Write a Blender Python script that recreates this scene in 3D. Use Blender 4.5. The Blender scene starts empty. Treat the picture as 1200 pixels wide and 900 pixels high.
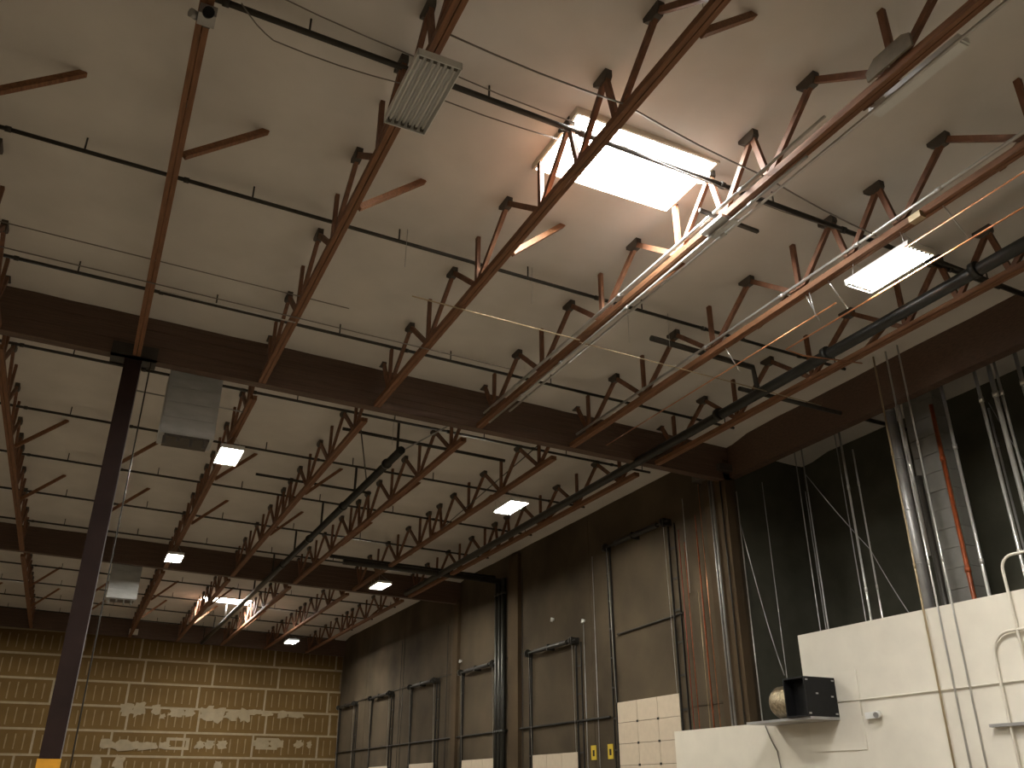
import bpy, math, random
from mathutils import Vector, Matrix, noise
random.seed(7)
scene = bpy.context.scene
COL = scene.collection
H = 2.0                      # camera height above the floor
SL = 0.0252                  # roof falls gently towards the right-hand wall
PI = math.pi

# ------------------------------------------------------------------ camera
F, YAW, PITCH, ROLL = 1012.88, .450173, .440291, .0013118
fwd = Vector((math.sin(YAW)*math.cos(PITCH), math.cos(YAW)*math.cos(PITCH), math.sin(PITCH)))
rgt = Vector((math.cos(YAW), -math.sin(YAW), 0)); up = rgt.cross(fwd)
r2 = rgt*math.cos(ROLL) + up*math.sin(ROLL); u2 = -rgt*math.sin(ROLL) + up*math.cos(ROLL)
cam_d = bpy.data.cameras.new('camera'); cam = bpy.data.objects.new('camera', cam_d); COL.objects.link(cam)
cam_d.sensor_width = 36; cam_d.lens = F/1200*36; cam_d.clip_end = 300
m = Matrix((r2, u2, -fwd)).transposed().to_4x4(); m.translation = Vector((0, 0, H)); cam.matrix_world = m
scene.camera = cam

# ------------------------------------------------------------------ world, exposure, lamp strengths
w = bpy.data.worlds.new('world'); scene.world = w; w.use_nodes = True
w.node_tree.nodes['Background'].inputs[0].default_value = (.75, .85, 1, 1)
w.node_tree.nodes['Background'].inputs[1].default_value = .6
vs = scene.view_settings
vs.view_transform = 'Standard'; vs.look = 'None'; vs.gamma = 1; vs.use_curve_mapping = False
vs.exposure = 0.0
TUBE_POWER = 455.0
SKY_POWER = 150.0

# ------------------------------------------------------------------ materials
def mat(name, col, rough=.7, metal=0., var=.12, scale=6., bump=0., bscale=None, stretch=(1,1,1), spec=.5, col2=None, detail=5):
    m = bpy.data.materials.new(name); m.use_nodes = True
    nt = m.node_tree; b = nt.nodes['Principled BSDF']
    b.inputs['Roughness'].default_value = rough; b.inputs['Metallic'].default_value = metal
    b.inputs['Specular IOR Level'].default_value = spec
    tc = nt.nodes.new('ShaderNodeTexCoord'); mp = nt.nodes.new('ShaderNodeMapping')
    mp.inputs['Scale'].default_value = stretch
    nt.links.new(tc.outputs['Object'], mp.inputs['Vector'])
    n = nt.nodes.new('ShaderNodeTexNoise'); n.inputs['Scale'].default_value = scale; n.inputs['Detail'].default_value = detail
    nt.links.new(mp.outputs[0], n.inputs['Vector'])
    r = nt.nodes.new('ShaderNodeValToRGB')
    c2 = col2 or tuple(c*(1-2.2*var) for c in col)
    r.color_ramp.elements[0].position = .3; r.color_ramp.elements[1].position = .7
    r.color_ramp.elements[0].color = (*c2, 1); r.color_ramp.elements[1].color = (*col, 1)
    nt.links.new(n.outputs['Fac'], r.inputs[0]); nt.links.new(r.outputs[0], b.inputs['Base Color'])
    if bump:
        bn = nt.nodes.new('ShaderNodeBump'); bn.inputs['Strength'].default_value = bump; bn.inputs['Distance'].default_value = .02
        n2 = nt.nodes.new('ShaderNodeTexNoise'); n2.inputs['Scale'].default_value = bscale or scale*2
        nt.links.new(mp.outputs[0], n2.inputs['Vector']); nt.links.new(n2.outputs['Fac'], bn.inputs['Height'])
        nt.links.new(bn.outputs[0], b.inputs['Normal'])
    return m

def emit(name, col, s):
    m = bpy.data.materials.new(name); m.use_nodes = True
    b = m.node_tree.nodes['Principled BSDF']
    b.inputs['Base Color'].default_value = (.8, .8, .8, 1)
    b.inputs['Emission Color'].default_value = (*col, 1); b.inputs['Emission Strength'].default_value = s
    return m

M = dict(
 insul=mat('insulation_facing', (.66, .635, .60), .75, var=.05, scale=1.1, bump=.25, bscale=2.2),
 wood=mat('truss_timber', (.235, .105, .046), .7, var=.2, scale=5, stretch=(6, .5, 6), bump=.1),
 web=mat('web_timber', (.19, .085, .043), .7, var=.2, scale=4, stretch=(3, 3, 1)),
 glulam=mat('glulam_timber', (.11, .064, .042), .6, var=.2, scale=3, stretch=(.3, 3, 14), bump=.15),
 steel_dk=mat('dark_steel', (.075, .064, .052), .6, .2, var=.1),
 pipe=mat('black_pipe', (.036, .032, .026), .5, .2, var=.15),
 mainp=mat('sprinkler_main', (.026, .026, .022), .42, .3, var=.15),
 galv=mat('galvanized', (.62, .62, .60), .28, .6, var=.12, scale=3),
 galv_d=mat('galvanized_dull', (.42, .42, .42), .42, .55, var=.15, scale=2),
 sheet=mat('galvanized_sheet', (.50, .52, .53), .5, .1, var=.12, scale=2, stretch=(1, 1, 3)),
 wire=mat('cable_grey', (.20, .18, .16), .6, var=.1),
 cream=mat('cream_conduit', (.42, .33, .20), .4, .3, var=.1),
 copper=mat('copper_line', (.60, .27, .13), .35, .7, var=.15),
 orange=mat('orange_pipe', (.42, .10, .03), .4, .1, var=.25),
 red=mat('red_cable', (.36, .06, .03), .4, .1, var=.2),
 white=mat('white_paint', (.72, .69, .61), .6, var=.04, scale=2, bump=.05),
 white2=mat('white_enamel', (.72, .73, .72), .4, var=.03),
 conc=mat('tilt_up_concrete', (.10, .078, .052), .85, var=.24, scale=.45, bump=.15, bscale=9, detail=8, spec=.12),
 conc2=mat('pilaster_concrete', (.095, .067, .040), .85, var=.2, scale=1.1, stretch=(1, 1, .4), detail=8, spec=.12),
 cmu=mat('grey_block', (.22, .215, .20), .8, var=.1, scale=3, bump=.2, bscale=20),
 black=mat('recess_shade_wall', (.085, .085, .066), .95, var=.1, scale=2, spec=.1),  # dark base colour stands in for the shade of the unlit recess
 bplast=mat('black_metal', (.009, .009, .010), .5, 0., var=.1, spec=.2),
 paper=None, mud=mat('joint_compound', (.28, .225, .14), .8, var=.1, scale=3),
 backing=mat('wall_backing', (.12, .09, .05), .8, var=.1),
 maroon=mat('maroon_steel', (.026, .014, .012), .6, 0, var=.15, scale=2, spec=.15),
 yellow=mat('yellow_guard', (.75, .36, .02), .5, var=.1),
 door=mat('door_panel', (.56, .48, .375), .6, var=.04),
 track=mat('track_steel', (.04, .038, .034), .5, .5, var=.1),
 floor=mat('floor_concrete', (.205, .165, .115), .6, var=.1, scale=.4),
 side=mat('side_wall_paint', (.16, .13, .10), .8, var=.06),
 lit=emit('lit_tube', (1, .93, .79), TUBE_POWER), off=mat('dead_tube', (.62, .62, .60), .35, var=.02),
 refl=mat('reflector', (.66, .67, .67), .7, var=.02),
 sky=emit('skylight_acrylic', (1, .98, .95), SKY_POWER),
 curb=mat('skylight_curb', (.72, .66, .56), .7, var=.05), ply=mat('plywood', (.22, .19, .14), .8, var=.15),
 foil=mat('crinkled_foil', (.62, .52, .36), .3, .8, var=.3, scale=14, bump=.8),
 ylabel=mat('yellow_sign', (.62, .46, .03), .5, var=.05),
)
# brown gypsum paper with pale vertical strokes of compound over the screw lines
mp_ = mat('gypsum_paper', (.135, .083, .028), .85, var=.12, scale=.7, spec=.12)
nt = mp_.node_tree; b = nt.nodes['Principled BSDF']; ramp = [n for n in nt.nodes if n.type == 'VALTORGB'][0]
tc = [n for n in nt.nodes if n.type == 'TEX_COORD'][0]
sx = nt.nodes.new('ShaderNodeSeparateXYZ'); nt.links.new(tc.outputs['Object'], sx.inputs[0])
def mth(op, a, bb=None):
    n = nt.nodes.new('ShaderNodeMath'); n.operation = op
    for i, v in enumerate((a, bb)):
        if v is None: continue
        if isinstance(v, (int, float)): n.inputs[i].default_value = v
        else: nt.links.new(v, n.inputs[i])
    return n.outputs[0]
fx = mth('ABSOLUTE', mth('SUBTRACT', mth('FRACT', mth('MULTIPLY', mth('ADD', sx.outputs[0], 40.6), 1/.406)), .5))
nn = nt.nodes.new('ShaderNodeTexNoise'); nn.inputs['Scale'].default_value = 2.3
nt.links.new(tc.outputs['Object'], nn.inputs['Vector'])
inx = mth('LESS_THAN', fx, mth('MULTIPLY', nn.outputs['Fac'], .14))
inz = mth('LESS_THAN', mth('ABSOLUTE', sx.outputs[2]), mth('ADD', mth('MULTIPLY', nn.outputs['Fac'], .5), .12))
stroke = mth('MULTIPLY', mth('MULTIPLY', inx, inz), .75)
mx = nt.nodes.new('ShaderNodeMix'); mx.data_type = 'RGBA'
nt.links.new(stroke, mx.inputs['Factor']); nt.links.new(ramp.outputs[0], mx.inputs['A'])
mx.inputs['B'].default_value = (.235, .18, .105, 1); nt.links.new(mx.outputs['Result'], b.inputs['Base Color'])
M['paper'] = mp_

# ------------------------------------------------------------------ mesh helpers
class MB:
    def __init__(s): s.v = []; s.f = []; s.o = Vector((0, 0, 0))
    def box(s, x0, x1, y0, y1, z0, z1):
        n = len(s.v)
        s.v += [(x0,y0,z0),(x1,y0,z0),(x1,y1,z0),(x0,y1,z0),(x0,y0,z1),(x1,y0,z1),(x1,y1,z1),(x0,y1,z1)]
        s.f += [tuple(n+i for i in q) for q in ((0,3,2,1),(4,5,6,7),(0,1,5,4),(1,2,6,5),(2,3,7,6),(3,0,4,7))]
        return s
    def beam(s, p0, p1, w, h, ref=(1, 0, 0)):
        p0, p1 = Vector(p0), Vector(p1); d = (p1-p0).normalized()
        a = Vector(ref); a = (a - d*a.dot(d)).normalized(); c = d.cross(a)
        n = len(s.v)
        for p in (p0, p1):
            for i, j in ((-1,-1),(1,-1),(1,1),(-1,1)): s.v.append(tuple(p + a*(w/2*i) + c*(h/2*j)))
        s.f += [tuple(n+i for i in q) for q in ((0,3,2,1),(4,5,6,7),(0,1,5,4),(1,2,6,5),(2,3,7,6),(3,0,4,7))]
        return s
    def tube(s, pts, r, n=8):
        pts = [Vector(p) for p in pts]; k = len(s.v); a = None
        for i, p in enumerate(pts):
            d = (pts[min(i+1, len(pts)-1)] - pts[max(i-1, 0)]).normalized()
            if a is None: a = d.orthogonal().normalized()
            a = (a - d*a.dot(d)).normalized(); c = d.cross(a)
            for j in range(n):
                t = 2*PI*j/n; s.v.append(tuple(p + a*(r*math.cos(t)) + c*(r*math.sin(t))))
        for i in range(len(pts)-1):
            for j in range(n):
                j2 = (j+1) % n; s.f.append((k+i*n+j, k+i*n+j2, k+(i+1)*n+j2, k+(i+1)*n+j))
        s.f.append(tuple(k+j for j in reversed(range(n)))); e = k+(len(pts)-1)*n; s.f.append(tuple(e+j for j in range(n)))
        return s
    def prism(s, poly, axis, t0, t1):
        """poly = 2-D outline, extruded along axis 'x' | 'y' | 'z'"""
        k = len(s.v); n = len(poly)
        for t in (t0, t1):
            for a, c in poly: s.v.append({'x': (t, a, c), 'y': (a, t, c), 'z': (a, c, t)}[axis])
        s.f.append(tuple(k+i for i in range(n))); s.f.append(tuple(k+n+i for i in reversed(range(n))))
        for i in range(n): j = (i+1) % n; s.f.append((k+j, k+i, k+n+i, k+n+j))
        return s
    def mesh(s, name, m, smooth=False, off=(0, 0, 0)):
        me = bpy.data.meshes.new(name); o = Vector(off)
        me.from_pydata([tuple(Vector(v)-o) for v in s.v], [], s.f)
        me.materials.append(M[m]); me.update()
        if smooth: me.polygons.foreach_set('use_smooth', [len(p.vertices) == 4 for p in me.polygons])
        return me
    def build(s, name, m, parent=None, smooth=False):
        """verts are world coordinates (z above floor); origin goes to the parent's place or the bounding-box centre"""
        if parent is not None: off = parent['_o']
        else:
            xs = list(zip(*s.v)); off = [(min(c)+max(c))/2 for c in xs]; off[2] = min(xs[2])
        o = bpy.data.objects.new(name, s.mesh(name, m, smooth, off)); COL.objects.link(o)
        if parent is not None: o.parent = parent
        else: o.location = off
        o['_o'] = [float(c) for c in off]
        return o

def link(name, me, loc, parent=None):
    o = bpy.data.objects.new(name, me); COL.objects.link(o); o.location = loc
    if parent is not None: o.parent = parent
    return o
def tag(o, label=None, cat=None, group=None, kind=None):
    if label: o['label'] = label
    if cat: o['category'] = cat
    if group: o['group'] = group
    if kind: o['kind'] = kind
    return o
EMPT = []
def thing(name, loc, label, cat, group=None, kind=None):
    o = bpy.data.objects.new(name, None); COL.objects.link(o); o.location = loc; o.empty_display_size = .2
    o['_o'] = [float(c) for c in loc]; EMPT.append(o)
    return tag(o, label, cat, group, kind)
def dup(root, loc, **kw):
    r = root.copy(); COL.objects.link(r); r.location = loc; EMPT.append(r)
    for ch in list(root.children):
        c = ch.copy(); COL.objects.link(c); c.parent = r
        for g in ch.children:
            d = g.copy(); COL.objects.link(d); d.parent = c
    return tag(r, **kw)
ORD = ['first', 'second', 'third', 'fourth', 'fifth', 'sixth', 'seventh', 'eighth', 'ninth', 'tenth', 'eleventh', 'twelfth', 'thirteenth', 'fourteenth', 'fifteenth']
BAY = ['nearest roof bay', 'middle roof bay', 'farthest roof bay']

ZC = 8.75+H; ZB = 7.70+H           # ceiling and truss underside at x = 0
def zc(x): return ZC - SL*x
def zb(x): return ZB - SL*x
LANE = [-4.94, -2.50, -.06, 2.38, 4.86, 7.30, 9.74, 12.18]
GY = [-1.45, 16.85, 35.15, 53.2]   # near faces of the girders
XW = 14.5                          # right-hand wall

# ------------------------------------------------------------------ structure: ceiling with skylight openings
SKYL = [(4.86, 7.24, 7.95, 9.25), (4.86, 7.24, 44.55, 45.85)]
xs = sorted(set([round(-24+.61*i, 3) for i in range(68)] + [4.86, 7.24, 17.3])); xs = [x for x in xs if x <= 17.3]
ys = sorted(set([round(-20+.6*i, 3) for i in range(123)] + [7.95, 9.25, 44.55, 45.85, 53.6])); ys = [y for y in ys if y <= 53.6]
mb = MB(); W_ = len(xs)
for y in ys:
    for x in xs:
        sag = -.012*abs(math.sin(PI*(x-.6)/1.22)) + .02*noise.noise(Vector((x*.9, y*.9, 1.3)))
        g = min(abs(y-gy+.1) if y < gy+.1 else abs(y-gy-.3) for gy in GY)
        drape = -.13*math.exp(-(g/.45)**2)
        mb.v.append((x, y, zc(x)+sag+drape))
for j in range(len(ys)-1):
    for i in range(W_-1):
        cx, cy = (xs[i]+xs[i+1])/2, (ys[j]+ys[j+1])/2
        if any(a < cx < b and c < cy < d for a, b, c, d in SKYL): continue
        mb.f.append((j*W_+i, (j+1)*W_+i, (j+1)*W_+i+1, j*W_+i+1))
ce = mb.build('ceiling', 'insul', smooth=True)
tag(ce, 'white faced insulation ceiling stretched above the timber trusses', 'ceiling', kind='structure')

fl = MB().box(-24, 17.3, -20, 53.6, -.1, 0).build('floor', 'floor'); tag(fl, 'dark grey concrete warehouse floor', 'floor', kind='structure')
o = MB().box(-24.2, -24, -20, 53.6, 0, 11.6).build('wall_left', 'side'); tag(o, 'plain warehouse side wall out to the left', 'wall', kind='structure')
o = MB().box(-24, 17.3, -20.2, -20, 0, 11.6).build('wall_back', 'side'); tag(o, 'plain warehouse wall behind the viewer', 'wall', kind='structure')

# far wall: gypsum boards, taped joints, patches
FW = 53.4
wf = MB().box(-24, XW+.1, FW+.02, FW+.2, 0, 11.2).build('wall_far', 'backing')
tag(wf, 'far wall of unpainted brown gypsum boards with pale taped joints', 'wall', kind='structure')
wf['_o'] = list(wf.location)
def wl(x, y, z): return (x-wf.location.x, y-wf.location.y, z-wf.location.z)
rows = [(0, .74), (.74, 1.2), (1.2, 2.42), (2.42, 3.64), (3.64, 4.86), (4.86, 6.08), (6.08, 7.30), (7.30, 8.52), (8.52, 9.74), (9.74, 10.7)]
joff = {1: 1.72, 2: 1.9, 3: 1.72, 4: 2.4, 5: 3.0, 6: 2.8, 7: 3.45, 8: 3.1, 9: 1.9, 0: 2.5}
tapeh = MB().box(-3.4, 3.4, -.005, 0, -.055, .055).mesh('joint_tape', 'mud')
cache = {}
for r, (z0, z1) in enumerate(rows):
    x = joff[r] - 3.66*7
    while x < XW:
        a, c = max(x, -24), min(x+3.66, XW)
        if c-a > .2:
            k = (round(c-a, 2), round(z1-z0, 2))
            if k not in cache: cache[k] = MB().box(-k[0]/2+.004, k[0]/2-.004, -.02, 0, -k[1]/2+.004, k[1]/2-.004).mesh('gypsum_board', 'paper')
            link('gypsum_board', cache[k], wl((a+c)/2, FW+.02, (z0+z1)/2), wf)
            if a > -6:
                key = ('v', round(z1-z0, 2))
                if key not in cache: cache[key] = MB().box(-.055, .055, -.004, 0, -key[1]/2, key[1]/2).mesh('joint_tape', 'mud')
                link('joint_tape', cache[key], wl(a, FW, (z0+z1)/2), wf)
        x += 3.66
    if r:
        for i in range(3): link('joint_tape', tapeh, wl(-2.5+6.8*i, FW, z0), wf)
def blob(cx, cz, w, h, sd):
    dp = .006 + .0012*(sd % 40)
    rr = random.Random(sd); n = 16; p = []
    for i in range(n):
        t = 2*PI*i/n; k = .62 + .6*rr.random()
        p.append((cx+w/2*k*math.copysign(abs(math.cos(t))**.7, math.cos(t)), cz+h/2*k*math.copysign(abs(math.sin(t))**.7, math.sin(t))))
    q = MB(); q.v = [(cx, FW-dp, cz)] + [(a, FW-dp, c) for a, c in p] + [(a, FW, c) for a, c in p]
    for i in range(n): j = (i+1) % n; q.f += [(0, 1+i, 1+j), (1+i, 1+n+i, 1+n+j, 1+j)]
    q.build('plaster_patch', 'mud', wf)
z3 = 4.06+H; z4 = 2.84+H; z5 = 1.62+H
for i, (x, z, w_, h_) in enumerate([(2.9,4.5,.8,.6),(3.5,4.5,.7,.75),(4.4,4.55,.6,.5),(4.75,4.2,.3,.3),(5.4,4.4,.8,.45),(6.1,4.42,.6,.45),(7.1,4.42,.9,.75),(7.7,4.38,.7,.8),
     (8.4,4.4,.9,.55),(9.1,4.4,.7,.7),(9.6,4.6,.9,.3),(10.3,4.52,.7,.3),(11.2,4.5,.6,.4),(11.8,4.5,.6,.3),(12.2,4.5,.5,.3),
     (2.3,2.75,.8,.5),(3.2,2.72,1.3,.55),(4.2,2.72,1.4,.45),(5.1,2.75,.6,.35),(6.9,2.8,.5,.4),(7.4,2.85,.6,.4),(8.1,2.85,.6,.4),(10.2,2.95,.9,.5),(11.1,2.95,1.,.55),(12.3,2.95,.5,.45),(12.9,2.95,.3,.35),
     (1.9,1.75,.5,.9),(3.0,1.9,.6,.7),(8.0,1.8,.4,.6)]):
    blob(x, z+H-.55, w_, h_, 100+i)
for cx in (5.75, 10.5):                                          # squared patches with an open middle
    for (a, c, d, e) in ((-.6,.6,.16,.3), (-.6,.6,-.3,-.16), (-.6,-.42,-.16,.16), (.42,.6,-.16,.16)):
        MB().box(cx+a, cx+c, FW-.007, FW, 2.3+H+d+(.1 if cx > 8 else 0), 2.3+H+e+(.1 if cx > 8 else 0)).build('plaster_patch', 'mud', wf)

# right wall: tilt-up concrete panels
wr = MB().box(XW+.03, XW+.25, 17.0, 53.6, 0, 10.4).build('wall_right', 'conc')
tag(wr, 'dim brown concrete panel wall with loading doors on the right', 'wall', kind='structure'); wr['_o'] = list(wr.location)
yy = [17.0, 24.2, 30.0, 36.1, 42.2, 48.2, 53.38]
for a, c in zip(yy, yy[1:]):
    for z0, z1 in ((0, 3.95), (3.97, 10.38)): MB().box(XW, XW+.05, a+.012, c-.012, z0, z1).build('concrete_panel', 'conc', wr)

# recess beyond the near part of the right wall, its shade put into the wall colour
o = MB().box(17.2, 17.4, -20, 17.0, 0, 10.4).build('wall_recess', 'black'); tag(o, 'back wall of the recess behind the white partition, coloured almost black for shade', 'wall', kind='structure')
o = MB().box(XW+.25, 17.3, 17.0, 17.15, 0, 10.4).build('wall_recess_end', 'black'); tag(o, 'end wall of the recess next to the pilaster, coloured dark for shade', 'wall', kind='structure')
hb = MB()
for (x, y) in ((XW-.02, -20), (XW+.16, -20)): pass
hb.box(XW-.04, XW+.2, -20, 16.9, 7.42+H, 8.42+H)
o = hb.build('header_beam', 'glulam'); tag(o, 'deep dark red-brown timber header beam above the dark recess', 'beam')

# white partition: taller near part and a low far part
wp = MB().box(14.15, 14.35, -20, 14.85, 0, 3.10+H).build('wall_partition', 'white')
tag(wp, 'tall white painted partition wall at the lower right', 'wall', kind='structure')
o = MB().box(14.15, 14.4, 14.85, 19.68, 0, 1.39+H).build('wall_partition_low', 'white')
tag(o, 'low white painted wall stepping down beside the tall white partition', 'wall', kind='structure')

# ------------------------------------------------------------------ girders and steel column
for k, gy in enumerate(GY):
    lab = ['deep brown glulam girder out of view behind the viewer', 'deep brown glulam girder crossing between nearest and middle roof bays',
           'deep brown glulam girder crossing between middle and farthest roof bays', 'dark timber girder along the top of the far gypsum wall'][k]
    g = thing('roof_girder', (4.7, gy, zb(4.7)), lab, 'beam')
    x0, x1 = -24, XW
    t = .24 if k < 3 else .16
    n_l = 6; zlo, zhi = (0, .98)
    for i in range(n_l):
        a, c = zlo + (zhi-zlo)*i/n_l, zlo + (zhi-zlo)*(i+1)/n_l
        q = MB(); d = .003 if i % 2 else 0
        q.v = [(x0,gy+d,zb(x0)+a),(x1,gy+d,zb(x1)+a),(x1,gy+t-d,zb(x1)+a),(x0,gy+t-d,zb(x0)+a),(x0,gy+d,zb(x0)+c-.004),(x1,gy+d,zb(x1)+c-.004),(x1,gy+t-d,zb(x1)+c-.004),(x0,gy+t-d,zb(x0)+c-.004)]
        q.f = [(0,3,2,1),(4,5,6,7),(0,1,5,4),(1,2,6,5),(2,3,7,6),(3,0,4,7)]
        q.build('lamination', 'glulam', g)

def steel_column(x, y, label):
    c = thing('steel_column', (x, y, 0), label, 'column')
    MB().box(x-.155, x+.155, y-.155, y+.155, 2.46, zb(x)-.02).build('shaft', 'maroon', c)
    MB().box(x-.175, x+.175, y-.175, y+.175, 0, 2.46).build('guard_sleeve', 'yellow', c)['label'] = 'yellow painted guard around the column foot'
    q = MB(); q.box(x-.42, x+.42, y-.2, y-.14, zb(x)-.06, zb(x)+.24); q.box(x-.42, x+.42, y+.14, y+.2, zb(x)-.06, zb(x)+.24); q.box(x-.42, x+.42, y-.2, y+.2, zb(x)-.06, zb(x)-.02)
    q.build('saddle', 'pipe', c)
    MB().box(x+.155, x+.17, y-.1, y+.1, 2.46, zb(x)-.1).build('lit_edge', 'galv_d', c)  # paler strip paints the light along the shaft's right edge
steel_column(-.1, 16.97, 'dark maroon square steel column with yellow foot at left')
o = MB().tube([(.22, 16.8, zb(0)-.05), (.23, 16.8, 0)], .013).build('drain_pipe', 'pipe', smooth=True); tag(o, 'thin dark pipe running down beside the maroon steel column', 'pipe')

# ------------------------------------------------------------------ trusses
def truss_proto(x, y0, label):
    t = thing('timber_truss', (x, y0, zb(x)), label, 'truss', 'roof trusses')
    Z0 = zb(x); b0 = -1.45
    nodes = [.25, 2.55, 4.85, 7.03, 8.0, 9.09, 11.40, 13.72, 16.02]
    vert = [.25, 2.55, 4.85, 9.09, 11.40, 13.72, 16.02]
    apex = [-1.02, 1.4, 3.7, 6.02, 7.22, 8.20, 10.22, 12.5, 14.78, 16.56]
    P = lambda y, z, dx=0: (x+dx, y-b0+y0, Z0+z)
    seq = [apex[0]]
    for i, n_ in enumerate(nodes): seq += [n_, apex[i+1]]
    q = MB(); q.beam(P(-.55, .05, -.04), P(16.83, .05, -.04), .068, .10); q.build('bottom_chord', 'wood', t)
    q = MB(); q.beam(P(-.55, .05, .04), P(16.83, .05, .04), .068, .10); q.build('bottom_chord', 'wood', t)
    q = MB(); q.beam(P(-1.2, 1.10), P(16.8, 1.10), .14, .09); q.build('top_chord', 'wood', t)
    for i in range(len(seq)-1):
        a, c = seq[i], seq[i+1]
        za, zd = (.96, .07) if i % 2 == 0 else (.07, .96)
        MB().beam(P(a, za), P(c, zd), .062, .088).build('web', 'web', t)
    for y in vert: MB().beam(P(y, .05), P(y, 1.04), .062, .088).build('post', 'web', t)
    for y in apex:
        py = P(y, 0)[1]; q = MB(); q.prism([(py-.08, Z0+1.05), (py-.08, Z0+.93), (py-.03, Z0+.87), (py+.09, Z0+.87), (py+.24, Z0+.98), (py+.24, Z0+1.05)], 'x', x-.05, x+.05)
        q.build('gusset', 'steel_dk', t)
    for y in (5.42, 10.25): MB().beam(P(y, .05, .09), P(y+.18, 1.02, 1.12), .085, .085, (0, 1, 0)).build('kicker_brace', 'wood', t)
    return t
proto = None
for bay in range(3):
    for k, x in enumerate(LANE):
        y0 = GY[0] + 18.3*bay
        pos = {0: 'just outside the left edge', 1: 'at the left edge', 2: 'above the steel column', 3: 'third from the left edge', 4: 'under the left end of the skylights', 5: 'under the right end of the skylights',
               6: 'carrying the right-hand row of lamps', 7: 'nearest the right wall'}[k]
        lab = f'brown open-web timber truss in {BAY[bay]}, {pos}'
        if proto is None: proto = truss_proto(x, y0, lab)
        else: dup(proto, (x, y0, zb(x)), label=lab)

# ------------------------------------------------------------------ skylights
for k, (x0, x1, y0, y1) in enumerate(SKYL):
    zt = zc(x0)+.10
    s = thing('skylight', ((x0+x1)/2, (y0+y1)/2, zc(x0)), ['large glaring white skylight in the nearest roof bay', 'small distant white skylight in the farthest roof bay'][k], 'skylight', 'skylights')
    for a in ((x0-.04, x0, y0-.04, y1+.04), (x1, x1+.04, y0-.04, y1+.04), (x0, x1, y0-.04, y0), (x0, x1, y1, y1+.04)):
        MB().box(*a, zc(x1)-.06, zt).build('curb', 'curb', s)
    q = MB(); nx = ny = 6
    for j in range(ny+1):
        for i in range(nx+1):
            u, v = i/nx, j/ny; q.v.append((x0+(x1-x0)*u, y0+(y1-y0)*v, zt+.01+(.16)*(math.sin(PI*u)*math.sin(PI*v))**.5))
    for j in range(ny):
        for i in range(nx): a = j*(nx+1)+i; q.f.append((a, a+nx+1, a+nx+2, a+1))
    q.build('dome', 'sky', s, True)

# ------------------------------------------------------------------ light fixtures
def fixture(x, y, z, lit, label, group='high-bay lamps'):
    f = thing('high_bay_light', (x, y, z), label, 'lamp', group)
    q = MB(); w2, l2 = .27, .61
    q.box(x-w2, x+w2, y-l2, y+l2, z+.075, z+.10)
    q.box(x-w2, x-w2+.012, y-l2, y+l2, z, z+.075); q.box(x+w2-.012, x+w2, y-l2, y+l2, z, z+.075)
    q.box(x-w2, x+w2, y-l2, y-l2+.012, z, z+.075); q.box(x-w2, x+w2, y+l2-.012, y+l2, z, z+.075)
    q.build('housing', 'white2', f)
    for i in range(6):
        cx = x-.21+.084*i
        r = MB(); r.prism([(cx-.042, z+.03), (cx-.028, z+.066), (cx+.028, z+.066), (cx+.042, z+.03), (cx+.042, z+.073), (cx-.042, z+.073)], 'y', y-l2+.03, y+l2-.03); r.build('reflector', 'refl', f)
        tb = MB().tube([(cx, y-l2+.05, z+.035), (cx, y+l2-.05, z+.035)], .015, 6).build('lamp_tube', 'lit' if lit else 'off', f, True)
        for e in (-1, 1):
            MB().box(cx-.02, cx+.02, y+e*(l2-.05)-.018, y+e*(l2-.05)+.018, z+.012, z+.06).build('socket', 'steel_dk', tb)
    zt = zb(x)+.05; lx = min([-19.5, -12.6] + LANE, key=lambda a: abs(a-x))
    for e in (-1, 1):
        q = MB(); q.tube([(x-.2, y+e*.5, z+.1), (lx, y+e*.45, max(zt, z+.2))], .005, 4); q.tube([(x+.2, y+e*.5, z+.1), (lx, y+e*.45, max(zt, z+.2))], .005, 4); q.build('hanger_chain', 'galv_d', f)
    MB().box(x-.06, x+.06, y-.12, y+.12, z+.10, z+.15).build('ballast_box', 'white2', f)
ZF = 7.32+H
fixture(2.44, 7.53, 7.46+H, False, 'unlit white six-tube lamp hanging under the third truss from the left')
fixture(9.92, 7.48, 7.10+H, True, 'large lit rectangular lamp hanging at upper right, closest of the lit lamps')
fixture(2.38, 20.65, 7.29+H, True, 'lit lamp beside the nearer metal heater unit, left row')
fixture(2.38, 31.9, 7.29+H, True, 'lit lamp in the left row, farther one near the second heater unit')
fixture(10.03, 20.85, 7.10+H, True, 'lit lamp in the right row just beyond the near girder')
fixture(9.95, 32.2, 7.10+H, True, 'lit lamp in the right row, second beyond the near girder')
fixture(10.03, 47.5, 7.10+H, True, 'smallest and farthest lit lamp above the far wall corner')
off = 0
for x in (-5.1, -12.6, -19.5):  # unseen lamps, added for the light they give the room
    for y in ((-5.5, 7.5, 20.7, 32, 47.5) if x > -6 else (-5.5, 7.5)):
        fixture(x, y, 7.45+H, True, 'added lit lamp outside the picture, lighting the room', 'added lamps out of view')
for x in (2.4, 9.9): fixture(x, -5.5, 7.3+H, True, 'added lit lamp outside the picture, lighting the room', 'added lamps out of view')

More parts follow.
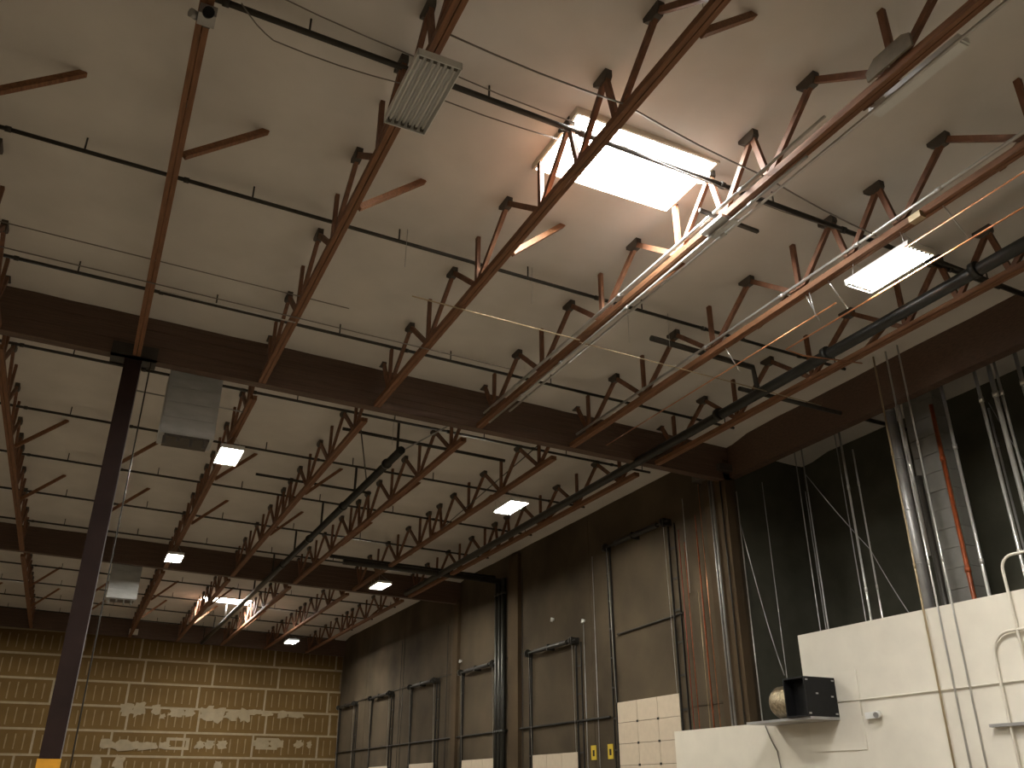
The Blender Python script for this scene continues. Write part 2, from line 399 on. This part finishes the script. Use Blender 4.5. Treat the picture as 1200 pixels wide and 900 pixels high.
# ------------------------------------------------------------------ sprinkler pipes
def branch(y, r, label, x0=-6.5, x1=13.6, dz=-.25):
    zz = lambda x: zc(x)+dz
    t = thing('sprinkler_branch', (0, y, zz(0)), label, 'pipe', 'sprinkler branch lines')
    q = MB().tube([(x0, y, zz(x0)), (x1, y, zz(x1))], r, 10); q.build('pipe_run', 'pipe', t, True)
    x = -.06+1.2-2.44*2
    while x < x1:
        MB().tube([(x, y, zz(x)-.02), (x, y, zc(x)-.0)], .014, 5).build('hanger_rod', 'pipe', t)
        q = MB(); q.tube([(x-.04-1.0, y, zz(x-1)), (x+.04-1.0, y, zz(x-1))], r*1.35, 10); q.build('coupling', 'pipe', t, True)
        x += 2.44
BY = [8.13+3.68*i for i in range(13)]
for i, y in enumerate(BY):
    branch(y, .042 if i == 0 else .033, f'dark sprinkler pipe crossing under the ceiling, {ORD[i]} counting from the viewer')
def pipe(name, pts, r, m, label, cat='pipe', group=None, n=8, smooth=True, bands=None):
    if bands:
        t = thing(name, pts[-1], label, cat, group)
        rn = MB().tube(pts, r, n).build('run', m, t, smooth)
        for p, d in bands:
            p = Vector(p); d = Vector(d); MB().tube([p-d*.05, p+d*.05], r*1.3, n).build('coupling', m, rn, smooth)
        return t
    o = MB().tube(pts, r, n).build(name, m, smooth=smooth)
    return tag(o, label, cat, group)
t = pipe('sprinkler_main', [(11.55, -8, 7.42+H), (11.62, 16, 7.41+H), (11.75, 34.4, 7.40+H)], .105, 'mainp', 'thick dark sprinkler main running along beside the right wall truss', bands=[((11.56, y, 7.415+H), (0, 1, 0)) for y in (7.2, 10.4, 13.6)], n=14)
t = pipe('sprinkler_main', [(6.15, 18.9, 7.50+H), (6.12, 52.6, 7.50+H)], .10, 'mainp', 'thick dark sprinkler main below the trusses in the middle of the far bays', bands=[((6.14, y, 7.5+H), (0, 1, 0)) for y in (20, 24, 28, 32)], n=14)
for i, y in enumerate(BY[3:]):
    pipe('riser_nipple', [(6.15, y+.05, 7.5+H), (6.15, y+.05, 8.35+H)], .035, 'pipe', f'short upright pipe joining the middle sprinkler main to a branch line, {ORD[i]} away')
pipe('cross_pipe', [(4.9, 19.85, zc(4.9)-.44), (9.4, 19.9, zc(9.4)-.44)], .045, 'pipe', 'thicker dark cross pipe just beyond the near girder')
pipe('cross_pipe', [(3.6, 24.2, zc(3.6)-.5), (7.0, 24.2, zc(7)-.5)], .04, 'pipe', 'dark cross pipe parallel to a branch line in middle bay')
pipe('cross_pipe', [(9.0, 12.33, 8.08+H), (11.55, 12.36, 8.0+H), (11.6, 12.36, 7.5+H)], .06, 'pipe', 'stubby thick dark pipe feeding down into the right-hand main')
pipe('cross_pipe', [(11.5, 8.1, 8.25+H), (14.3, 8.1, 8.15+H)], .05, 'pipe', 'dark cross pipe between right-hand main and header beam')
pipe('cross_pipe', [(11.6, 12.9, 7.75+H), (16.6, 12.9, 7.7+H)], .05, 'pipe', 'dark cross pipe running into the recess below the roof')
pipe('cross_pipe', [(8.0, 30.55, 7.5+H), (14.2, 30.5, 7.38+H)], .11, 'pipe', 'thick dark pipe crossing to the black risers on the right wall')
pipe('cross_pipe', [(7.6, 30.95, 7.75+H), (14.2, 30.9, 7.6+H)], .07, 'pipe', 'thinner dark pipe beside the one feeding the black risers')
for i, y in enumerate((30.25, 30.55, 30.85)):
    t = pipe('riser_pipe', [(14.28, y, 7.45+H), (14.28, y, 0)], .095, 'mainp', f'black sprinkler riser on the right wall, {ORD[i]} from the viewer of three', bands=[((14.28, y, 1.95+H), (0, 0, 1)), ((14.28, y, 6.9+H), (0, 0, 1))], n=12, group='three black risers')
# sway braces and rods
pipe('sway_brace', [(4.95, 18.6, zc(5)-.5), (6.1, 21.6, 7.55+H)], .018, 'steel_dk', 'thin diagonal rod bracing the middle sprinkler main')
pipe('sway_brace', [(7.25, 17.9, zc(7)-.45), (6.2, 19.2, 7.55+H)], .018, 'galv_d', 'thin grey diagonal rod at the end of the middle sprinkler main')
pipe('sway_brace', [(9.9, 18.3, 8.3+H), (9.6, 25.0, 7.5+H)], .014, 'steel_dk', 'thin dark diagonal rod near the right row of lamps')
# ------------------------------------------------------------------ conduits along and across the trusses
for i, (dx, z, y0, y1) in enumerate(((-.17, 7.80, 5.8, 16.2), (.13, 7.63, 1.0, 15.5), (-.03, 7.60, 6.3, 16.2), (-.11, 7.84, 6.9, 15.8))):
    x = 7.30+dx; zz = z - SL*7.3 + H
    t = thing('steel_conduit', (x, y1, zz), ['shiny steel conduit along the upper left of the truss below the skylight', 'shiny steel conduit along the right side of the truss below the skylight', 'shiny steel conduit fixed beneath the truss below the skylight', 'shiny steel conduit hugging the top of the truss below the skylight'][i], 'conduit', 'conduits on the skylight truss')
    MB().tube([(x, y0, zz), (x, y1, zz)], .021, 8).build('run', 'galv', t, True)
    for y in (7.4, 8.2, 10.6, 12.9, 14.6): MB().tube([(x, y-.05, zz), (x, y+.05, zz)], .03, 8).build('coupling', 'galv', t, True)
q = MB(); q.box(7.12, 7.48, 7.85, 8.35, 7.45+H, 7.50+H); o = q.build('junction_box', 'galv'); tag(o, 'shiny metal junction box under the truss below the skylight', 'box')
o = MB().beam((6.9, 8.05, 7.62+H), (8.0, 8.08, 7.60+H), .05, .05, (0, 1, 0)).build('strut_channel', 'steel_dk'); tag(o, 'dark strut channel across the conduits right of the skylight', 'strut')
t = thing('steel_conduit', (9.6, 16.4, 7.86-SL*9.7+H), 'long shiny conduit along the truss carrying the right-hand lamps', 'conduit')
MB().tube([(9.62, -2, 7.62+H), (9.62, 16.4, 7.62+H)], .026, 8).build('run', 'galv', t, True)
for y in (6.2, 7.7, 9.4, 11.5, 13.6): MB().tube([(9.62, y-.05, 7.62+H), (9.62, y+.05, 7.62+H)], .036, 8).build('coupling', 'galv', t, True)
o = MB().box(9.60, 9.72, 6.55, 6.75, 7.40+H, 7.50+H).build('junction_box', 'cream'); tag(o, 'small cream junction box on the right-hand lamp truss', 'box')
pipe('copper_tube', [(9.60, 1, 7.07+H), (9.60, 6.9, 7.07+H)], .012, 'copper', 'thin copper coloured tube running up to the large lit lamp')
pipe('copper_tube', [(10.16, 1, 7.0+H), (10.16, 10.0, 7.0+H), (10.6, 10.05, 7.0+H), (12.1, 10.1, 7.2+H)], .014, 'copper', 'thin copper coloured tube passing right of the large lit lamp')
pipe('copper_tube', [(9.86, 8.5, 7.07+H), (9.86, 15.5, 7.07+H)], .012, 'copper', 'thin copper coloured tube beyond the large lit lamp')
for i, (x, y) in enumerate(((9.80, 8.9), (9.98, 9.0), (10.10, 8.5), (10.16, 6.3), (10.05, 11.1))):
    pipe('hanger_rod', [(x, y, 7.02+H), (9.74, y, 7.50+H)], .011, 'galv', f'short bright hanger rod by the large lit lamp, {ORD[i]} of five', 'rod', 'lamp hanger rods')
for i, (y, x0, x1, z, m_, r) in enumerate(((12.05, 3.95, 7.2, 7.66, 'cream', .013), (12.06, 7.2, 13, 7.62, 'cream', .010), (13.75, -2.6, 6.6, 7.68, 'wire', .011), (13.3, -2.6, 3.2, 7.86, 'wire', .010), (13.9, .1, 2.4, 7.66, 'galv', .012))):
    pipe('thin_conduit', [(x0, y, z-SL*x0+H), (x1, y, z-SL*x1+H)], r, m_, ['pale thin conduit crossing below two trusses before the girder', 'thin pale conduit continuing towards the right wall', 'long thin grey conduit crossing trusses just before the near girder', 'thin grey cable strung across the left trusses', 'short bright conduit left of the near girder centre'][i], 'conduit')
pipe('thin_conduit', [(-.06, 18.55, 7.72+H), (2.42, 18.6, 7.66+H)], .016, 'galv_d', 'thin grey conduit passing in front of the nearer heater unit', 'conduit')
def cable(pts, r, m_, label):
    P_ = []
    for i in range(len(pts)-1):
        a, c = Vector(pts[i]), Vector(pts[i+1])
        for k in range(4): u = k/4; P_.append(a.lerp(c, u) - Vector((0, 0, .05*math.sin(PI*u))))
    P_.append(Vector(pts[-1])); pipe('cable', P_, r, m_, label, 'cable', n=5)
cable([(2.4, 6.8, 7.80+H), (4.86, 6.82, 7.74+H), (7.3, 7.1, 7.68+H), (9.7, 7.4, 7.62+H)], .012, 'wire', 'sagging grey cable strung from unlit lamp past the skylight')
cable([(.3, 7.9, 8.33+H), (.75, 8.25, 8.28+H), (2.4, 8.2, 8.24+H), (4.7, 8.2, 8.2+H)], .009, 'wire', 'loose grey cable drooping below the first sprinkler pipe')
cable([(-.06, 7.6, 8.45+H), (2.4, 7.85, 8.4+H), (4.86, 7.95, 8.34+H), (7.3, 8.1, 8.25+H), (9.7, 8.0, 8.1+H)], .009, 'wire', 'thin cable following just above the first sprinkler pipe')
for i, (x, y) in enumerate(((3.7, 11.75), (6.1, 11.8), (8.4, 12.2), (5.2, 5.6), (6.1, 19.5), (9.2, 12.0))):
    pipe('drop_wire', [(x, y, zc(x)), (x, y+.02, zc(x)-.75)], .005, 'galv_d', f'thin wire dangling from the ceiling, {ORD[i]} of six', 'wire', 'dangling wires', n=4)

# strip light, plywood plate, camera on the trusses
t = thing('strip_light', (7.65, 4.85, 7.57+H), 'long unlit grey strip light beside the truss at top right', 'lamp')
MB().box(7.56, 7.74, 4.2, 5.5, 7.60+H, 7.68+H).build('housing', 'white2', t); MB().box(7.57, 7.73, 4.22, 5.48, 7.57+H, 7.60+H).build('lens', 'off', t)
o = MB().prism([(4.5, 7.62+H), (5.15, 7.62+H), (5.15, 7.75+H), (5.0, 7.86+H), (4.6, 7.86+H), (4.5, 7.8+H)], 'x', 7.17, 7.20).build('gusset_plate', 'ply'); tag(o, 'grey plywood plate nailed on a truss joint at top right', 'plate')
t = thing('security_camera', (-.05, 7.55, 7.55+H), 'small grey camera with dark lens fixed under beam at top left', 'camera')
MB().box(-.12, .06, 7.44, 7.62, 7.52+H, 7.66+H).build('body', 'galv_d', t)
MB().tube([(-.03, 7.45, 7.55+H), (-.02, 7.38, 7.50+H)], .06, 12).build('lens', 'bplast', t, True)
MB().tube([(-.12, 7.6, 7.6+H), (-.2, 7.55, 7.58+H)], .05, 10).build('lamp_head', 'galv_d', t, True)
MB().box(-.06, .02, 7.58, 7.72, 7.6+H, 7.71+H).build('bracket', 'steel_dk', t)
o = MB().box(2.3, 2.75, 52.9, 53.1, 7.75+H, 8.05+H).build('signal_box', 'white'); tag(o, 'small pale box mounted on the girder above the far wall', 'box')

# heater units behind the girders
def heater(y, x0, label):
    z0, z1 = 6.56+H, 7.94+H
    t = thing('heater_unit', (x0+.53, y+.4, z0), label, 'heater', 'hanging heaters')
    ca = MB().box(x0, x0+1.06, y+.015, y+.75, z0, z1).build('casing', 'sheet', t)
    for i in range(4): MB().box(x0+.01, x0+1.05, y, y+.015, z0+.02+.335*i, z0+.34+.335*i).build('front_panel', 'sheet', ca)
    MB().box(x0+.1, x0+.98, y+.05, y+.7, z0-.05, z0).build('burner_tray', 'steel_dk', t)
    for i in range(4): MB().box(x0+.08+.26*i, x0+.14+.26*i, y+.05, y+.12, z0-.22+(.08 if i in (1,) else 0), z0-.05).build('bracket', 'steel_dk', t)
    MB().box(x0+.02, x0+1.04, y+.05, y+.7, z1, z1+.3).build('flue_collar', 'steel_dk', t)
    for a in (.1, .96): MB().tube([(x0+a, y+.35, z1+.3), (x0+a, y+.35, zc(x0+a))], .014, 6).build('hanger_rod', 'steel_dk', t)
heater(17.65, .64, 'large galvanized heater unit hanging behind the near girder')
heater(36.0, .55, 'distant galvanized heater unit hanging behind the second girder')

# ------------------------------------------------------------------ doors on the right wall
def dock_door(n, y0, y1, ztop, zs):
    d = thing(f'door_{n}', (XW-.06, (y0+y1)/2, 0), f'white sectional loading door on the brown wall, {ORD[n-1]} from the viewer', 'door', kind='structure')
    cols = 3; hh = .56; z = ztop; k = 0
    while z > .01:
        zl = max(z-hh, 0)
        for c in range(cols):
            a = y0+(y1-y0)*c/cols; e = y0+(y1-y0)*(c+1)/cols
            MB().box(XW-.09, XW-.04, a+.006, e-.006, zl+.006, z-.006).build('door_panel', 'door', d)
        for c in range(1, cols):
            if k: MB().box(XW-.105, XW-.09, y0+(y1-y0)*c/cols-.04, y0+(y1-y0)*c/cols+.04, z-.03, z+.03).build('hinge', 'track', d)
        z -= hh; k += 1
    for e, s in ((y0, -1), (y1, 1)):
        q = MB(); q.box(XW-.1, XW-.04, e+s*.05-.015, e+s*.05+.015, 0, zs+H); q.box(XW-.05, XW-.005, e+s*.30-.012, e+s*.30+.012, 0, zs+H-.05)
        zz = .5
        while zz < zs+H: q.box(XW-.05, XW-.03, e+s*.05 if s > 0 else e-.3, e+.3 if s > 0 else e-.05, zz, zz+.05); zz += .85
        q.build('track', 'track', d)
    q = MB(); q.tube([(XW-.22, y0-.3, zs+H), (XW-.22, y1+.3, zs+H)], .03, 8); q.tube([(XW-.22, y0+.25, zs+H), (XW-.22, y1-.5, zs+H)], .075, 10)
    for e in (y0-.12, y1+.12, (y0+y1)/2): q.box(XW-.3, XW-.0, e-.03, e+.03, zs+H-.1, zs+H+.1)
    sh = q.build('spring_shaft', 'track', d)
    for e in (y0-.05, y1+.05): MB().tube([(XW-.22, e-.03, zs+H), (XW-.22, e+.03, zs+H)], .13, 12).build('cable_drum', 'track', sh)
    MB().tube([(XW-.2, y0-.02, zs+H), (XW-.12, y0+.02, ztop)], .007, 4).build('lift_cable', 'galv', d)
    MB().tube([(XW-.2, y1+.02, zs+H), (XW-.12, y1-.02, ztop)], .007, 4).build('lift_cable', 'galv', d)
for i in range(6):
    if i == 0: dock_door(1, 19.72, 22.75, 2.34+H, 6.92)
    else: dock_door(i+1, 25.15+6.15*(i-1), 28.2+6.15*(i-1), 1.10+H, 4.40)
pipe('wall_pipe', [(XW-.06, 23.2, 1.98+H), (XW-.06, 53.2, 1.98+H)], .035, 'track', 'dark pipe running level along the brown wall above the doors')
pipe('wall_pipe', [(XW-.05, 19.3, 4.35+H), (XW-.05, 22.6, 4.25+H)], .025, 'track', 'short dark pipe across the wall above the nearest loading door')
pipe('wall_pipe', [(XW-.05, 28.6, 4.5+H), (XW-.05, 53.2, 4.5+H)], .015, 'track', 'thin dark line of conduit linking the door spring shafts')
for i, (y, z0, z1) in enumerate(((24.6, 0, 4.95), (23.9, 0, 6.9), (29.0, 0, 7.6), (36.3, 0, 6.6), (42.4, 0, 6.8), (42.0, 0, 6.8))):
    pipe('wall_conduit', [(XW-.05, y, z0), (XW-.05, y, z1+H)], .013, 'galv_d' if i < 2 else 'track', f'thin vertical conduit on the brown wall between doors, {ORD[i]} from the viewer', 'conduit', 'conduits between doors')
for i, (y, z) in enumerate(((24.6, 4.97), (26.68, 5.34), (34.8, 4.92))):
    t = thing('wall_light', (XW-.05, y, z+H), f'tiny bright wall bulb above the loading doors, {ORD[i]} from the viewer', 'lamp')
    MB().tube([(XW, y, z+H), (XW-.07, y, z+H)], .05, 10).build('base', 'white2', t, True); MB().tube([(XW-.07, y, z+H+.05), (XW-.09, y, z+H-.07)], .045, 8).build('bulb', 'white2', t, True)
for i, y in enumerate((23.35, 24.3)):
    t = thing('wall_sign', (XW-.02, y, .95+H), ['small yellow sign just left of the nearest loading door', 'small yellow sign farther left of the nearest loading door'][i], 'sign')
    pl = MB().box(XW-.02, XW, y-.14, y+.14, .85+H, 1.25+H).build('plate', 'ylabel', t); MB().box(XW-.024, XW-.02, y-.06, y+.05, .95+H, 1.12+H).build('mark', 'bplast', pl)
# pilasters
o = MB().box(14.27, XW+.02, 16.85, 17.75, 0, 7.9+H).build('pilaster', 'conc2'); tag(o, 'brown concrete pilaster under the near girder at the right wall', 'pilaster')
MBx = MB().box(14.05, XW, 16.7, 17.9, 7.55+H, 7.72+H); o = MBx.build('bearing_bracket', 'steel_dk'); tag(o, 'dark steel bearing bracket on top of the brown pilaster', 'bracket')
o = MB().box(14.36, XW+.02, 29.2, 30.0, 0, 8.2+H).build('pilaster', 'conc2'); tag(o, 'brown pilaster standing beside the three black risers', 'pilaster')
o = MB().box(14.36, XW+.02, 35.0, 35.5, 0, 7.5+H).build('pilaster', 'conc2'); tag(o, 'narrow brown pilaster under the second girder, partly behind risers', 'pilaster')
# lines running down near the pilaster
for i, (y, x, r, m_, z1, z0) in enumerate(((19.15, 14.40, .012, 'red', 6.6, 1.2), (18.85, 14.40, .014, 'galv', 7.4, 4.8), (18.95, 14.42, .012, 'orange', 6.2, 1.2), (18.35, 14.40, .018, 'orange', 6.8, 1.2), (18.1, 14.4, .012, 'copper', 7.6, 1.2), (18.5, 14.4, .012, 'cream', 4.8, 1.2), (17.30, 14.21, .030, 'galv_d', 8.0, 1.2), (17.42, 14.22, .026, 'galv_d', 8.0, 1.2), (17.0, 14.24, .02, 'pipe', 8.0, 1.2))):
    pipe('wall_line', [(x, y, z1+H), (x, y+.01, z0+H)], r, m_, ['thin red line down the brown wall beside the nearest loading door', 'thin broken bright steel line beside the pilaster', 'thin orange line close to the red line', 'thicker orange pipe left of the pilaster', 'thin copper line next to the pilaster', 'short cream line low beside the pilaster', 'grey conduit down the pilaster face, right of a pair', 'grey conduit down the pilaster face, left of a pair', 'dark pipe down the right edge of the pilaster'][i], 'pipe')

# ------------------------------------------------------------------ recess: hanging conduits, duct, block pier
ZR = 8.35+H
specs = [ # y, x, r, mat, z_top, z_bottom, label
 (11.42, 14.06, .020, 'cream', 8.9, -2, 'cream conduit dropping in front of the white partition beside the round duct'),
 (11.13, 14.1, .019, 'galv', 8.9, -2, 'bright steel conduit dropping right of the round duct past the white partition'),
 (10.82, 14.1, .018, 'galv', 8.9, -2, 'bright steel conduit dropping past the white partition in front of grey blocks'),
 (10.62, 14.9, .034, 'galv', 8.4, -2, 'bright steel conduit right of the orange pipe ending behind white partition'),
 (9.84, 14.9, .034, 'galv', 8.4, -2, 'bright steel conduit second from the right edge'),
 (9.53, 14.9, .046, 'galv', 8.4, -2, 'thick bright steel conduit near the right edge'),
 (9.44, 14.96, .026, 'galv', 8.4, -2, 'slim steel conduit touching the thick one near the right edge'),
 (8.96, 14.9, .040, 'galv', 8.4, -2, 'bright steel conduit at the very right edge'),
 (11.20, 15.25, .045, 'orange', 7.4, -2, 'rust-orange pipe standing right of the grey block pier'),
 (14.90, 14.9, .013, 'galv_d', 8.3, -2, 'thin grey conduit above the left corner of the tall partition'),
 (14.66, 14.9, .017, 'galv_d', 8.3, -2, 'thin steel conduit second from the left corner of the tall partition'),
 (14.78, 14.95, .009, 'galv_d', 6.5, -2, 'very thin rod between two conduits above the partition corner'),
 (13.43, 14.9, .026, 'galv', 8.3, -2, 'steel conduit in the middle of the dark recess'),
 (13.62, 14.95, .011, 'galv_d', 7.6, -2, 'thin dull rod left of the middle conduit in the recess'),
 (13.13, 14.9, .018, 'galv', 7.0, -2, 'thin steel rod right of the middle conduit in the recess'),
 (16.7, 14.5, .016, 'galv', 7.0, -2, 'thin bright line just right of the brown pilaster'),
 (15.83, 14.6, .010, 'galv_d', 7.0, -2, 'thin wire hanging above the black blower'),
 (10.2, 15.6, .020, 'galv_d', 7.0, -2, 'faint dull rod deep in the recess near right edge'),
]
for y, x, r, m_, z1, z0, lab in specs:
    t = thing('vertical_conduit', (x, y, z0+H), lab, 'conduit', 'conduits in the recess')
    z1 = min(z1, zc(x)-H-.02)
    MB().tube([(x, y, z1+H), (x, y, z0+H)], r, 10).build('run', m_, t, True)
    if r > .017:
        for zz in (6.9 if y < 10 else 6.2, 3.9): MB().tube([(x, y, zz+H-.05), (x, y, zz+H+.05)], r*1.3, 10).build('coupling', m_, t, True)
t = thing('round_duct', (14.75, 11.85, 1.5+H), 'thick round steel duct standing behind the tall white partition', 'duct')
MB().tube([(14.75, 11.85, 8.3+H), (14.75, 11.85, 1.5+H)], .115, 20).build('run', 'galv_d', t, True)
for zz in (7.4, 6.3, 5.2, 4.1): MB().tube([(14.75, 11.85, zz+H-.012), (14.75, 11.85, zz+H+.012)], .119, 20).build('seam', 'galv_d', t, True)
pipe('vent_pipe', [(14.7, 11.42, 5.8+H), (14.7, 11.42, 0)], .065, 'pipe', 'dark pipe standing between the round duct and grey block pier')
pipe('vent_pipe', [(14.68, 11.56, 8.2+H), (14.68, 11.56, 4.2+H)], .05, 'galv', 'polished pipe ending part way down beside the round duct')
cable([(14.9, 14.66, 6.9+H), (15.2, 13.4, 4.8+H), (15.0, 12.5, 3.2+H)], .010, 'galv_d', 'slack diagonal wire crossing the conduits in the recess')
cable([(14.5, 16.7, 6.2+H), (14.6, 16.25, 3.6+H), (14.6, 15.9, 2.4+H)], .012, 'galv_d', 'loose bowed wire hanging right of the brown pilaster')
cable([(15.8, 10.3, 7.2+H), (15.8, 9.6, 4.8+H), (15.8, 9.2, 3.4+H)], .008, 'galv_d', 'faint slack wire deep in the recess at right')
pi_ = thing('block_pier', (15.5, 11.55, 0), 'grey concrete block pier in the dark recess behind the conduits', 'pier')
bm_ = MB().box(-.2, .2, -.38, .38, .005, .395).mesh('concrete_block', 'cmu')
for i in range(26):
    o = link('concrete_block', bm_, (random.uniform(-.006, .006), random.uniform(-.004, .004), .4*i), pi_)

# ------------------------------------------------------------------ things on the white partition
t = thing('blower', (14.0, 14.5, 1.42+H), 'black boxy blower fan sitting on the step of the white wall', 'fan')
q = MB(); q.box(13.30, 14.13, 13.95, 13.98, 1.36+H, 2.12+H); q.box(13.30, 14.13, 14.54, 14.57, 1.36+H, 2.12+H); q.box(13.30, 14.13, 13.98, 14.54, 2.09+H, 2.12+H); q.box(13.30, 14.13, 13.98, 14.54, 1.36+H, 1.39+H); q.box(13.55, 14.13, 13.98, 14.54, 1.39+H, 2.09+H)
hs = q.build('housing', 'bplast', t)
for a, c in ((13.36, 1.42), (13.36, 2.06), (14.06, 1.42), (14.06, 2.06), (13.6, 1.8), (14.0, 1.75)): MB().box(a-.03, a+.03, 13.94, 13.95, c+H-.015, c+H+.015).build('bolt_plate', 'galv_d', hs)
q = MB(); n = 24
for k, (yy_, r_) in enumerate(((14.57, .33), (15.05, .33), (15.16, .27), (15.22, .12))):
    for j in range(n): a = 2*PI*j/n; q.v.append((13.66+r_*math.cos(a), yy_, 1.70+H+r_*math.sin(a)))
for k in range(3):
    for j in range(n): q.f.append((k*n+j, k*n+(j+1) % n, (k+1)*n+(j+1) % n, (k+1)*n+j))
q.f.append(tuple(3*n+j for j in range(n))); q.build('drum', 'foil', t, True)
MB().box(13.35, 14.15, 13.95, 15.9, 1.31+H, 1.36+H).build('shelf', 'galv_d', t)
o = MB().box(14.125, 14.15, 13.36, 14.84, .74+H, 2.22+H).build('mounting_board', 'white'); tag(o, 'white painted square board behind the black blower', 'board')
t = thing('emergency_light', (14.08, 13.0, 1.28+H), 'small white emergency light with round lamp on the white partition', 'lamp')
MB().box(14.05, 14.15, 12.98, 13.22, 1.28+H, 1.40+H).build('body', 'white2', t)
lh = MB().tube([(14.10, 12.93, 1.35+H), (13.99, 12.89, 1.33+H)], .065, 14).build('lamp_head', 'white2', t, True); MB().tube([(13.99, 12.89, 1.33+H), (13.98, 12.887, 1.328+H)], .052, 14).build('lens', 'galv_d', lh, True)
pipe('wall_conduit', [(14.12, 14.0, 1.65+H), (14.12, 13.3, 1.65+H), (14.12, 11.2, 1.66+H), (14.12, 4, 1.72+H)], .014, 'white', 'white painted conduit running level across the white partition', 'conduit')
pipe('wall_conduit', [(14.13, 13.36, 2.22+H), (14.13, 13.36, 1.35+H)], .012, 'white', 'short white vertical conduit down to the emergency light', 'conduit')
def ubend(y, ztop, zbot, rr, label):
    pts = [(14.08, y, zbot+H), (14.08, y, ztop-rr+H)]
    for i in range(1, 7): a = PI/2*i/6; pts.append((14.08, y-rr*(1-math.cos(a)), ztop-rr+rr*math.sin(a)+H))
    pts.append((14.08, y-rr-2.2, ztop+H)); pipe('bent_conduit', pts, .026, 'white', label, 'conduit')
ubend(9.68, 3.68, -2, .22, 'grey bent conduit rising above the white partition at right edge')
ubend(10.2, 2.46, -2, .36, 'white conduit with wide bend low on the white partition')
o = MB().box(14.02, 14.15, 9.0, 10.55, .98+H, 1.03+H).build('bracket_shelf', 'galv_d'); tag(o, 'small grey ledge bracket on the white partition at right edge', 'bracket')
cable([(14.12, 16.2, 1.36+H), (14.12, 15.9, .8+H), (14.12, 15.7, -.4+H)], .014, 'wire', 'dark cable hanging down the low white wall')

for o in bpy.data.objects:
    if '_o' in o: del o['_o']
